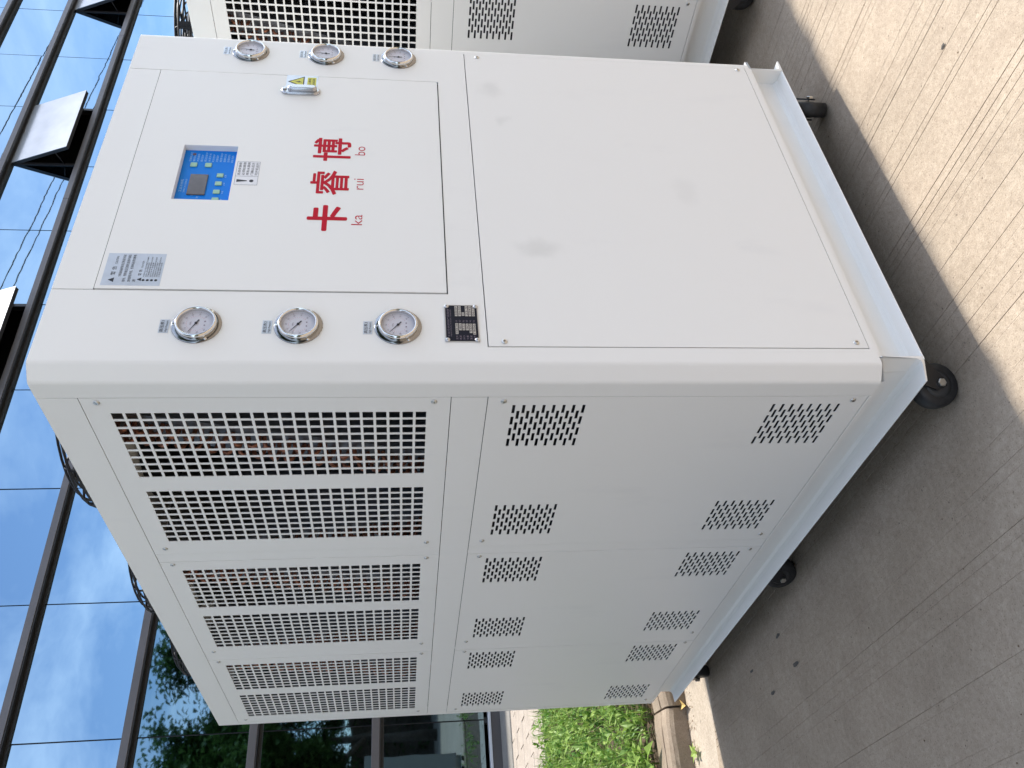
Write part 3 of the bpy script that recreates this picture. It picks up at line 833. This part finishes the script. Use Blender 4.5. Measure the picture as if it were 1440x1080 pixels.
for i in range(4): m.raw([(.2310 + .003 * math.cos(k * .785), yt, 1.4580 - i * .0078 + .003 * math.sin(k * .785)) for k in range(8)], [tuple(range(8))], 1)
m.build('caution_sticker', [SILVER_FOIL, INK], door)
# high voltage sticker above the handle
m = MB(); m.box((.9010, yf - .0003, 1.1665), (.9545, yf + .0001, 1.2430), 0)
def trip(s, y, mi): m.raw([(.9270 - .0235 * s, y, 1.2133 - .0133 * s), (.9270 + .0235 * s, y, 1.2133 - .0133 * s), (.9270, y, 1.2133 + .0265 * s)], [(0, 1, 2)], mi)
trip(1.0, yt, 2); trip(.80, yt - .0002, 1)
m.raw([(.9300, yt - .0004, 1.2240), (.9225, yt - .0004, 1.2115), (.9262, yt - .0004, 1.2115), (.9235, yt - .0004, 1.2045), (.9315, yt - .0004, 1.2135), (.9277, yt - .0004, 1.2135)], [(0, 1, 2, 5), (2, 3, 4, 5)], 2)
m.box((.9055, yt - .0001, 1.1712), (.9470, yt, 1.1925), 1)
write(m, '当心触电', .9100, .9430, 1.1835, 1.1900, yt - .0003, 2, .015); write(m, 'DANGER', .9100, .9430, 1.1740, 1.1800, yt - .0003, 2, .02)
m.build('warning_sticker', [SILVER_FOIL, YELLOW, INK], door)
# flush handle: oval plate with lifted lever
def stadium(x, z0, z1, r, y0, y1, m, mi=0, n=10, inset=.001):
    out = []
    for k in range(n + 1): a = math.pi * k / n; out.append((x + r * math.cos(a), z1 - r + r * math.sin(a)))
    for k in range(n + 1): a = math.pi + math.pi * k / n; out.append((x + r * math.cos(a), z0 + r + r * math.sin(a)))
    N_ = len(out); cxx = x; czz = (z0 + z1) / 2
    sc = lambda p, d: (cxx + (p[0] - cxx) * (1 - d / r), czz + (p[1] - czz) * (1 - d / ((z1 - z0) / 2)))
    A = [(p[0], y0, p[1]) for p in out]; B = [(p[0], y1 + inset, p[1]) for p in out]; Cc = [(sc(p, inset)[0], y1, sc(p, inset)[1]) for p in out]
    m.raw(A + B + Cc, [(i, (i+1) % N_, N_ + (i+1) % N_, N_ + i) for i in range(N_)] + [(N_ + i, N_ + (i+1) % N_, 2*N_ + (i+1) % N_, 2*N_ + i) for i in range(N_)], mi, True)
    m.raw(Cc, [tuple(range(N_))], mi)
m = MB(); stadium(.8850, 1.1590, 1.2520, .0155, yf, yf - .007, m, inset=.0025); stadium(.8860, 1.1660, 1.2360, .0098, yf - .007, yf - .016, m, inset=.004)
m.lathe([(.0052, 0), (.0052, .003), (.004, .0035)], 14, Matrix.Translation((.885, yf - .0068, 1.2435)) @ Matrix.Rotation(R(90), 4, 'X'))
m.build('door_handle', ALU, door)

# ---- gauges
def gauge_at(x, z, ang, first=[None], label='', sub=''):
    """flush mounted pressure gauge: flange, bezel, dial, needle"""
    mt = Matrix.Rotation(R(90), 4, 'X')
    if first[0] is None:
        m = MB(); m.lathe([(.0455, 0), (.0455, .0012), (.0445, .0020), (.0370, .0024)], 48, mt, 0, True, True, False)
        for k in range(3):
            a = R(90 + 120 * k); c = (.0412 * math.cos(a), -.0020, .0412 * math.sin(a))
            m.lathe([(.0030, 0), (.0030, .0010), (.0018, .0022)], 10, Matrix.Translation(c) @ mt, 1)
        fl = m.build('pressure_gauge', [CHROME_FLAT, CHROME], chiller, (x, -.0002, G0 + z))
        m = MB(); m.lathe([(.0375, .0018), (.0378, .0080), (.0368, .0118), (.0348, .0132), (.0328, .0122), (.0322, .0100), (.0320, .0048)], 48, mt, 0, True, False, False); m.build('bezel', CHROME, fl)
        m = MB(); m.lathe([(.0321, .0044), (.0321, .0048)], 40, mt, 0, False)
        yy = -.0050
        for k in range(41):                                    # graduations
            a = R(225 - k * 270 / 40); r0 = .0262 if k % 5 == 0 else .0278
            w = .00035 if k % 5 == 0 else .0002
            ca, sa = math.cos(a), math.sin(a)
            m.raw([(r0*ca - w*sa, yy, r0*sa + w*ca), (r0*ca + w*sa, yy, r0*sa - w*ca), (.0295*ca + w*sa, yy, .0295*sa - w*ca), (.0295*ca - w*sa, yy, .0295*sa + w*ca)], [(0, 1, 2, 3)], 1)
            if k % 2 == 0:
                m.raw([(.0170*ca - w*sa, yy, .0170*sa + w*ca), (.0170*ca + w*sa, yy, .0170*sa - w*ca), (.0187*ca + w*sa, yy, .0187*sa - w*ca), (.0187*ca - w*sa, yy, .0187*sa + w*ca)], [(0, 1, 2, 3)], 2)
        for k in range(9):
            a = R(225 - k * 270 / 8); write(m, str(k * 5), .0226*math.cos(a) - .0022, .0226*math.cos(a) + .0022, .0226*math.sin(a) - .0015, .0226*math.sin(a) + .0015, yy, 1)
        for sx in (-1, 1): m.raw([(sx * .0048 + .0016 * math.cos(k * .628), yy - .0002, -.0155 + .0016 * math.sin(k * .628)) for k in range(10)], [tuple(range(10))], 1)
        write(m, 'MPa', -.004, .004, .0085, .0115, yy, 1)
        m.build('dial', [DIAL, INK_SOFT, INK_RED], fl)
        m = MB(); m.raw([(-.0004, -.0062, .025), (.0004, -.0062, .025), (.0011, -.0062, 0), (.0013, -.0062, -.0095), (-.0013, -.0062, -.0095), (-.0011, -.0062, 0)], [(0, 1, 2, 5), (2, 3, 4, 5)])
        m.lathe([(.0027, .0058), (.0027, .0068), (.0015, .0072)], 14, mt)
        nd = m.build('needle', INK, fl); nd.rotation_euler = (0, R(ang), 0)
        first[0] = fl
    else:
        fl = first[0].copy(); fl.location = (x, -.0002, G0 + z); col.objects.link(fl)
        for c in list(first[0].children):
            cc = c.copy(); cc.parent = fl; col.objects.link(cc)
            if cc.name.startswith('needle'): cc.rotation_euler = (0, R(ang), 0)
    m = MB(); m.box((x - .0160 + sub[0], -.0006, z + .0490), (x + .0170 + sub[0], -.0001, z + .0665), 0)
    a0 = x + sub[0]
    write(m, label, a0 - .0140, a0 + .0145, z + .0580, z + .0650, -.0008, 1, .02); write(m, sub[1], a0 - .0135, a0 + .0140, z + .0505, z + .0555, -.0008, 1, .005)
    m.build('gauge_label', [SILVER_FOIL, INK], chiller, ZL)
for i, (z, a) in enumerate(((1.3425, -62), (1.1562, -52), (.9682, -50))): gauge_at(.1172, z, a, label='高压表' + str(i + 1), sub=(-.004, 'High Pressure'))
for i, (z, a) in enumerate(((1.3415, 8), (1.1535, 4), (.9685, 3))): gauge_at(1.0545, z, a, label='低压表' + str(i + 1), sub=(.0, 'Low Pressure'))

# ---- nameplate with rivets
m = MB(); m.box((.0785, -.0012, .8115), (.1755, -.0001, .8780), 1); m.box((.0805, -.0016, .8135), (.1735, -.0011, .8760), 0)
y = -.0018
write(m, '工业冷水机组产品铭牌', .0900, .1640, .8690, .8730, y, 2)
write(m, 'INDUSTRIAL WATER CHILLER', .0920, .1620, .8650, .8672, y, 2)
rows = [('型号', .098, .126, .145, .172), ('电源', .108, .126, .145, .172), ('制冷剂', .108, .125, .146, .155), ('冷量', .108, .125, .145, .172), ('重量', .101, .125, .145, .172), ('编号', .097, .125, .145, .171)]
for i, (t_, a, b, c, d) in enumerate(rows):
    z = .8570 - i * .0068
    write(m, t_, .0840, .0945, z - .0040, z, y, 2)
    m.box((a, y, z - .0048), (b, y + .0002, z + .0004), 1); m.box((c, y, z - .0048), (d, y + .0002, z + .0004), 1)
    write(m, ['kW', 'V', 'Hz', 'kW', 'kg', 'No'][i], .1290, .1345, z - .0040, z, y, 2)
    write(m, ['KRB-30', '380V', 'R22', '90', '960', '1906'][i], a + .002, b - .002, z - .0040, z - .0004, y - .0002, 0); write(m, ['30HP', '3N-50', 'R22', '25.5', '2045', '0618'][i], c + .002, d - .002, z - .0040, z - .0004, y - .0002, 0)
npl = m.build('nameplate', [PLATE_BLACK, PLATE_ALU, INK_SOFT], chiller, ZL)
rv = None
for (a, b) in ((.0830, .8160), (.1710, .8160), (.0830, .8735), (.1710, .8735)):
    if rv is None:
        m = MB(); m.lathe([(.0048, 0), (.0048, .0012), (.0034, .0026), (.0012, .0028)], 14, Matrix.Rotation(R(90), 4, 'X')); m.box((-.0008, -.0031, -.0008), (.0008, -.0026, .0008), 1)
        rv = m.build('rivet', [PLATE_ALU, INK], npl, (a, -.0015, b))
    else: inst(rv, npl, (a, -.0015, b))

# ---- base of steel channels, open to the outside
BH, WEB, FT = .0985, .042, .006
def channel(name, f, u0, u1, cut0=0, cut1=0):
    """f maps (along, outward depth from the outer edge, z)"""
    m = MB()
    fil = .012
    prof = [(.002, -.0005), (WEB, -.0005), (WEB, -BH + FT + fil), (WEB - fil * .35, -BH + FT + fil * .3), (WEB - fil, -BH + FT), (.001, -BH + FT - .002), (0, -BH + FT - .003), (0, -BH + .001), (.001, -BH), (WEB + FT, -BH), (WEB + FT, -.007), (.002, -.007)]
    A = [f(u0 + (cut0 * max(0, 1 - w / .04) if z < -.05 else (cut0 + .006) * max(0, 1 - w / .028)), w, z) for w, z in prof]; B = [f(u1 - (cut1 * max(0, 1 - w / .04) if z < -.05 else 0), w, z) for w, z in prof]
    n = len(prof)
    m.raw(A + B, [(i, (i + 1) % n, n + (i + 1) % n, n + i) for i in range(n)])
    m.raw([A[9], A[10], A[2], A[3], A[4], A[5], A[6], A[7], A[8]], [tuple(range(9))]); m.raw([B[9], B[10], B[2], B[3], B[4], B[5], B[6], B[7], B[8]], [tuple(range(9))[::-1]])
    return m.build(name, PAINT, chiller, ZL)
channel('base_channel', lambda u, w, z: (u, w, z), WEB - .0005, W - WEB + .0005)                 # front
channel('base_channel', lambda u, w, z: (w, u, z), .0, D - .002, .022, .0)                      # left
channel('base_channel', lambda u, w, z: (W - w, u, z), .0, D - .002, .0, .0)                    # right
channel('base_channel', lambda u, w, z: (u, D - w, z), WEB + .007, W - WEB - .007)              # back
m = MB(); m.box((.05, .05, -.012), (W - .05, D - .05, -.006)); m.box((.05, 1.0, -BH + .004), (W - .05, 1.06, -.013)); m.build('floor_tray', DARK_INSIDE, chiller, ZL)

# ---- casters
def caster(x, y, rz, brake, first=[None]):
    zt = G0 - BH
    if first[0] is None:
        m = MB()
        m.box((-.050, -.042, zt - .005), (.050, .042, zt - .0005), 0, bev=.001)
        m.lathe([(.030, zt - .030), (.036, zt - .022), (.036, zt - .010), (.030, zt - .005)], 24)
        for s in (-1, 1):
            q = [(s * .0255, -.026, zt - .024), (s * .0255, .026, zt - .024), (s * .0255, .046, .058), (s * .0255, .036, .036), (s * .0255, .018, .042), (s * .0255, -.020, zt - .060)]
            o = [(p[0] + s * .004, p[1], p[2]) for p in q]; n = 6
            m.raw(q + o, [tuple(range(n)), tuple(range(n, 2*n))[::-1]] + [(i, (i+1) % n, n + (i+1) % n, n + i) for i in range(n)])
        m.box((-.030, -.027, zt - .030), (.030, .027, zt - .022), 0, bev=.002)
        m.box((-.016, -.066, zt - .034), (.016, -.020, zt - .028), 0, bev=.002)       # brake pedal
        ca = m.build('caster', BLACK_STEEL, chiller, (x, y, 0)); ca.rotation_euler = (0, 0, rz)
        my = Matrix.Translation((0, .030, .050)) @ Matrix.Rotation(R(90), 4, 'Y')
        m = MB(); m.lathe([(.030, -.020), (.044, -.020), (.0478, -.016), (.0498, -.008), (.050, 0), (.0498, .008), (.0478, .016), (.044, .020), (.030, .020)], 40, my, 0, True, False, False)
        m.build('tyre', RUBBER, ca)
        m = MB(); m.lathe([(.008, -.022), (.020, -.019), (.030, -.0195), (.030, .0195), (.020, .019), (.008, .022)], 28, my, 0); m.build('hub', HUB, ca)
        m = MB(); m.lathe([(.0085, -.036), (.0095, -.035), (.0095, -.030), (.004, -.0295), (.004, .0295), (.0095, .030), (.0095, .035), (.0085, .036)], 6, my, 0, False); m.build('axle_bolt', STEEL, ca)
        first[0] = ca
    else:
        ca = first[0].copy(); ca.location = (x, y, 0); ca.rotation_euler = (0, 0, rz); col.objects.link(ca)
        for c in list(first[0].children):
            cc = c.copy(); cc.parent = ca; col.objects.link(cc)
caster(.088, .104, R(66), True); caster(.085, 1.035, R(20), True); caster(.085, 1.950, R(-12), True)
caster(W - .085, .095, R(123), True); caster(W - .085, 1.035, R(200), True); caster(W - .085, 1.950, R(160), True)

# ---- the neighbour in the row
c2 = copy_tree(chiller)
c2.location = (1.625, .012, 0)
for o in c2.children:
    if o.name.startswith('caster') and o.location.y < .5 and o.location.x < .5: o.rotation_euler = (0, 0, R(-150)); o.location.x += .03; o.location.y += .03
c2['label'] = 'white chiller on the far side, only part of its grille side visible past the first'

# ------------------------------------------------------------------ planting, litter
def leaf_faces(mb, base, dirv, ln, wd, droop, mi=0):
    d = Vector(dirv).normalized(); s = d.cross(Vector((0, 0, 1)))
    if s.length < 1e-3: s = Vector((1, 0, 0))
    s.normalize(); b = Vector(base)
    p1 = b + d * ln * .45; p2 = b + d * ln + Vector((0, 0, -droop * ln))
    nrm = s.cross(d) * (wd * .18)
    V = [b, p1 - s * wd * .5 + nrm, p1, p1 + s * wd * .5 + nrm, p2]
    mb.raw(V, [(0, 2, 1), (0, 3, 2), (1, 2, 4), (2, 3, 4)], mi)
rg = random.Random(21)
m = MB()
for _ in range(3600):
    if rg.random() < .8: x = rg.uniform(-.9, 1.7); y = 2.62 - .15 * x + (3.0) * rg.random() ** 1.0
    else: x = rg.uniform(-5, 5); y = rg.uniform(2.7, 5.7)
    if y < 2.62 - .15 * x: continue
    if y > 5.62 - .1 * x + .12 * math.sin(7 * x): continue
    hgt = rg.uniform(.05, .17); n = rg.randint(4, 7); a0 = rg.uniform(0, 6.28)
    kind = rg.random()
    for k in range(n):
        a = a0 + k * 2.4; el = rg.uniform(.2, 1.1)
        dv = (math.cos(a) * math.cos(el), math.sin(a) * math.cos(el), math.sin(el))
        bz = LV + hgt * rg.uniform(.1, .9)
        if kind < .30: leaf_faces(m, (x, y, LV), (dv[0] * .5, dv[1] * .5, 1), rg.uniform(.10, .24), .006, .15)
        else: leaf_faces(m, (x, y, bz), dv, rg.uniform(.035, .085), rg.uniform(.016, .034), rg.uniform(0, .5))
tag(m.build('weeds', LEAF_W, recalc=False), 'dense bright green weeds and grass behind the kerb', 'weeds', kind='stuff')
# one coarse weed leaning over the kerb
m = MB()
for k, (a, ln) in enumerate(((-1.2, .17), (-1.9, .15), (-.5, .14), (-2.6, .12), (.2, .12), (-1.5, .11), (.9, .10), (2.0, .10))):
    leaf_faces(m, (-.075, 2.655, LV + .05 + .012 * k), (math.cos(a), math.sin(a), .35), ln, ln * .36, .25)
m.tube([(-.075, 2.66, LV), (-.074, 2.657, LV + .09), (-.07, 2.65, LV + .15)], .004)
tag(m.build('broadleaf_weed', LEAF_W, recalc=False), 'coarse broad-leaved weed leaning over the kerb top', 'weed')
m = MB()
for k, (a, ln) in enumerate(((-1.3, .06), (-.3, .05), (.6, .055), (-2.2, .05), (2.5, .05), (1.6, .05))): leaf_faces(m, (-.125, 2.315, .0), (math.cos(a), math.sin(a), .6), ln, ln * .4, .2)
tag(m.build('gutter_weed', LEAF_W, recalc=False), 'small green weed sprouting at the foot of the kerb', 'weed')
m = MB(); leaf_faces(m, (.06, 2.30, .012), (.35, .9, .05), .11, .045, .1); 
tag(m.build('fallen_leaf', LEAF_DRY, recalc=False), 'dry yellow leaf lying in the gutter behind the chiller', 'leaf')
m = MB(); rd = random.Random(4)
for _ in range(420):
    x = rd.uniform(-1.0, .6); y = kerb_y(x) - abs(rd.gauss(0, .055)) - .004; a = rd.uniform(0, 6.28); l = rd.uniform(.003, .014)
    m.raw([(x, y, .001), (x + l * math.cos(a), y + l * math.sin(a), .002), (x + l * math.cos(a) - .003 * math.sin(a), y + l * math.sin(a) + .003 * math.cos(a), .003), (x - .003 * math.sin(a), y + .003 * math.cos(a), .004)], [(0, 1, 2, 3)])
for _ in range(260):
    x = rd.uniform(-.8, .7); y = kerb_y(x) + .25 + rd.uniform(0, .12); a = rd.uniform(0, 6.28); l = rd.uniform(.01, .06)
    m.tube([(x, y, LV + .01), (x + l * math.cos(a), y + l * math.sin(a), LV + rd.uniform(.005, .03))], .0012, 3)
tag(m.build('plant_litter', DEBRIS, recalc=False), 'dry bits of plant litter along the kerb', 'litter', kind='stuff')
# pebbles and dark crumbs on the road
m = MB(); rd = random.Random(9)
def crumb(x, y, s, fl=.5):
    bm = bmesh.new(); bmesh.ops.create_icosphere(bm, subdivisions=1, radius=s)
    for w in bm.verts: w.co = Vector((w.co.x * rd.uniform(.6, 1.5) + x, w.co.y * rd.uniform(.6, 1.5) + y, max(-.0005, w.co.z * fl + s * fl * .6)))
    m.bm(bm); bm.free()
for _ in range(160): crumb(rd.uniform(-1.0, 1.6), rd.uniform(-.9, 1.9), rd.uniform(.0007, .0022))
tag(m.build('road_grit', DEBRIS), 'dark grit scattered over the concrete road', 'grit', kind='stuff')
STAIN = mat('dark_pit', (.10, .09, .08), .95)
for (x, y, s, lb) in ((-.037, 1.292, .016, 'dark chip in the concrete beside the middle caster'), (-.152, 1.227, .019, 'dark chip in the concrete farthest left of the group'), (-.168, 1.441, .017, 'dark chip in the concrete closest to the gutter'), (-.055, 1.566, .014, 'dark chip in the concrete nearest the rear caster'), (.677, -.323, .010, 'small dark clod lying alone on the sunlit road')):
    m = MB(); pts = [(x + s * (.35 + rd.uniform(-.1, .15)) * math.cos(k * .7), y + s * (1 + rd.uniform(-.3, .3)) * math.sin(k * .7), .0012 + rd.uniform(0, .002)) for k in range(9)]
    ctr = (x, y, .004); m.raw(pts + [ctr], [(k, (k + 1) % 9, 9) for k in range(9)])
    tag(m.build('concrete_chip', STAIN), lb, 'chip', 'dark chips on the concrete')

# ------------------------------------------------------------------ what stands across the road and shows in the glass, and unseen trees added at left to block sky
def tree_mesh(seed, height, spread):
    rt = random.Random(seed); tr = MB(); lf = MB(); tips = []
    def branch(p, d, ln, r, lvl):
        pts = [p]; q = p.copy(); dd = d.copy()
        for i in range(4):
            dd = (dd + Vector((rt.uniform(-.2, .2), rt.uniform(-.2, .2), rt.uniform(-.05, .15)))).normalized(); q = q + dd * ln / 4; pts.append(q.copy())
        tr.tube(pts, [r * (1 - .14 * i) for i in range(5)], 6)
        if lvl >= 2: tips.extend(pts[1:])
        if lvl < 3:
            for k in range(rt.randint(4, 5)):
                b = pts[rt.randint(2, 4)]; a = rt.uniform(0, 6.28)
                nd = (dd * .5 + Vector((math.cos(a), math.sin(a), rt.uniform(-.1, .55))) * .8).normalized()
                branch(b, nd, ln * rt.uniform(.55, .75), r * .5, lvl + 1)
    branch(Vector((0, 0, 0)), Vector((.04, .02, 1)), height * .42, .17, 0)
    top = max(t.z for t in tips)
    for t in tips:
        if rt.random() < .10: continue
        for _ in range(rt.randint(70, 105)):
            o = Vector((rt.gauss(0, 1), rt.gauss(0, 1), rt.gauss(0, .7))) * .31
            a = rt.uniform(0, 6.28)
            leaf_faces(lf, t + o, (math.cos(a), math.sin(a), rt.uniform(-.6, .5)), rt.uniform(.15, .27), rt.uniform(.10, .17), .2)
    return tr, lf, top
trees = []
for s_, h_ in ((31, 10.0), (47, 10.0)):
    tr, lf, top = tree_mesh(s_, h_, 3.0)
    t = empty('broadleaf_tree', (0, 0, 0)); tr.build('trunk', BARK, t, recalc=False); lf.build('crown', LEAF_A, t, recalc=False)
    trees.append((t, top))
spots = [(0, 12.3, -14.6, 20, 10.2, 'leafy street tree reflected in the glass right above the grille corner'), (1, 6.3, -13.4, 80, 10.1, 'leafy street tree reflected lowest in the glass near the bottom edge'),
         (1, 8.8, -16.2, 200, 7.2, 'smaller street tree across the road, between the two tall ones in the glass'), (0, 3.6, -12.4, 130, 7.4, 'low street tree across the road, in the darkest lower glass panes'),
         (1, -7.0, -2.6, 10, 9.0, 'first of three unseen trees added left of the road to darken the chiller side'), (0, -6.9, 1.2, 250, 9.4, 'second of three unseen trees added left of the road to darken the chiller side'), (1, -7.2, 5.0, 300, 9.2, 'third of three unseen trees added left of the road to darken the chiller side')]
for i, (k, x, y, a, hh, lb) in enumerate(spots):
    src, top = trees[k]
    o = src if i < 2 else copy_tree(src)
    o.location = (x, y, 0); o.rotation_euler = (0, 0, R(a)); s = hh / top; o.scale = (s, s, s)
    tag(o, lb, 'tree', 'street trees across the road')
m = MB(); rh = random.Random(6)
for _ in range(9000):
    x = rh.uniform(-14, 34); z = rh.uniform(.05, 3.4) ; y = -17.4 + rh.uniform(-.5, .5)
    a = rh.uniform(0, 6.28); leaf_faces(m, (x, y, z + .2 * math.sin(x * 1.3)), (math.cos(a), math.sin(a), rh.uniform(-.4, .6)), rh.uniform(.22, .40), rh.uniform(.14, .24), .2)
m.box((-14, -17.6, 0), (34, -17.2, 3.2), 1)
tag(m.build('hedge', [LEAF_A, BARK], recalc=False), 'clipped green hedge across the road, seen only in the glass', 'hedge')
m = MB()
for _ in range(5200):
    y = rh.uniform(-7, 8); z = rh.uniform(.05, 2.4); x = -6.7 + rh.uniform(-.4, .4)
    a = rh.uniform(0, 6.28); leaf_faces(m, (x, y, z + .15 * math.sin(y * 1.7)), (math.cos(a), math.sin(a), rh.uniform(-.4, .6)), rh.uniform(.18, .34), rh.uniform(.12, .2), .2)
m.box((-6.85, -7, 0), (-6.55, 8, 2.0), 1)  # hedge added out of view to block low sky from the side panels
tag(m.build('hedge', [LEAF_A, BARK], recalc=False), 'unseen green hedge added under the left trees to darken the chiller side', 'hedge')
for lb, a, b, in (('upper wire of the far pair of overhead wires in the glass', (-12, 6.0, 12.0), (60, -1.8, 12.0)), ('lower wire of the far pair of overhead wires in the glass', (-12, 5.1, 12.0), (60, -1.6, 12.0)),
                  ('upper wire of the near pair of overhead wires in the glass', (-12, 4.2, 12.0), (60, -5.7, 12.0)), ('lower wire of the near pair of overhead wires in the glass', (-12, 3.8, 12.0), (60, -6.2, 12.0))):
    a = Vector(a); b = Vector(b)
    m = MB(); m.tube([a.lerp(b, t / 24) + Vector((0, 0, -.5 * math.sin(math.pi * t / 24))) for t in range(25)], .016, 5)
    tag(m.build('overhead_wire', WIRE), lb, 'wire', 'overhead wires along the road')
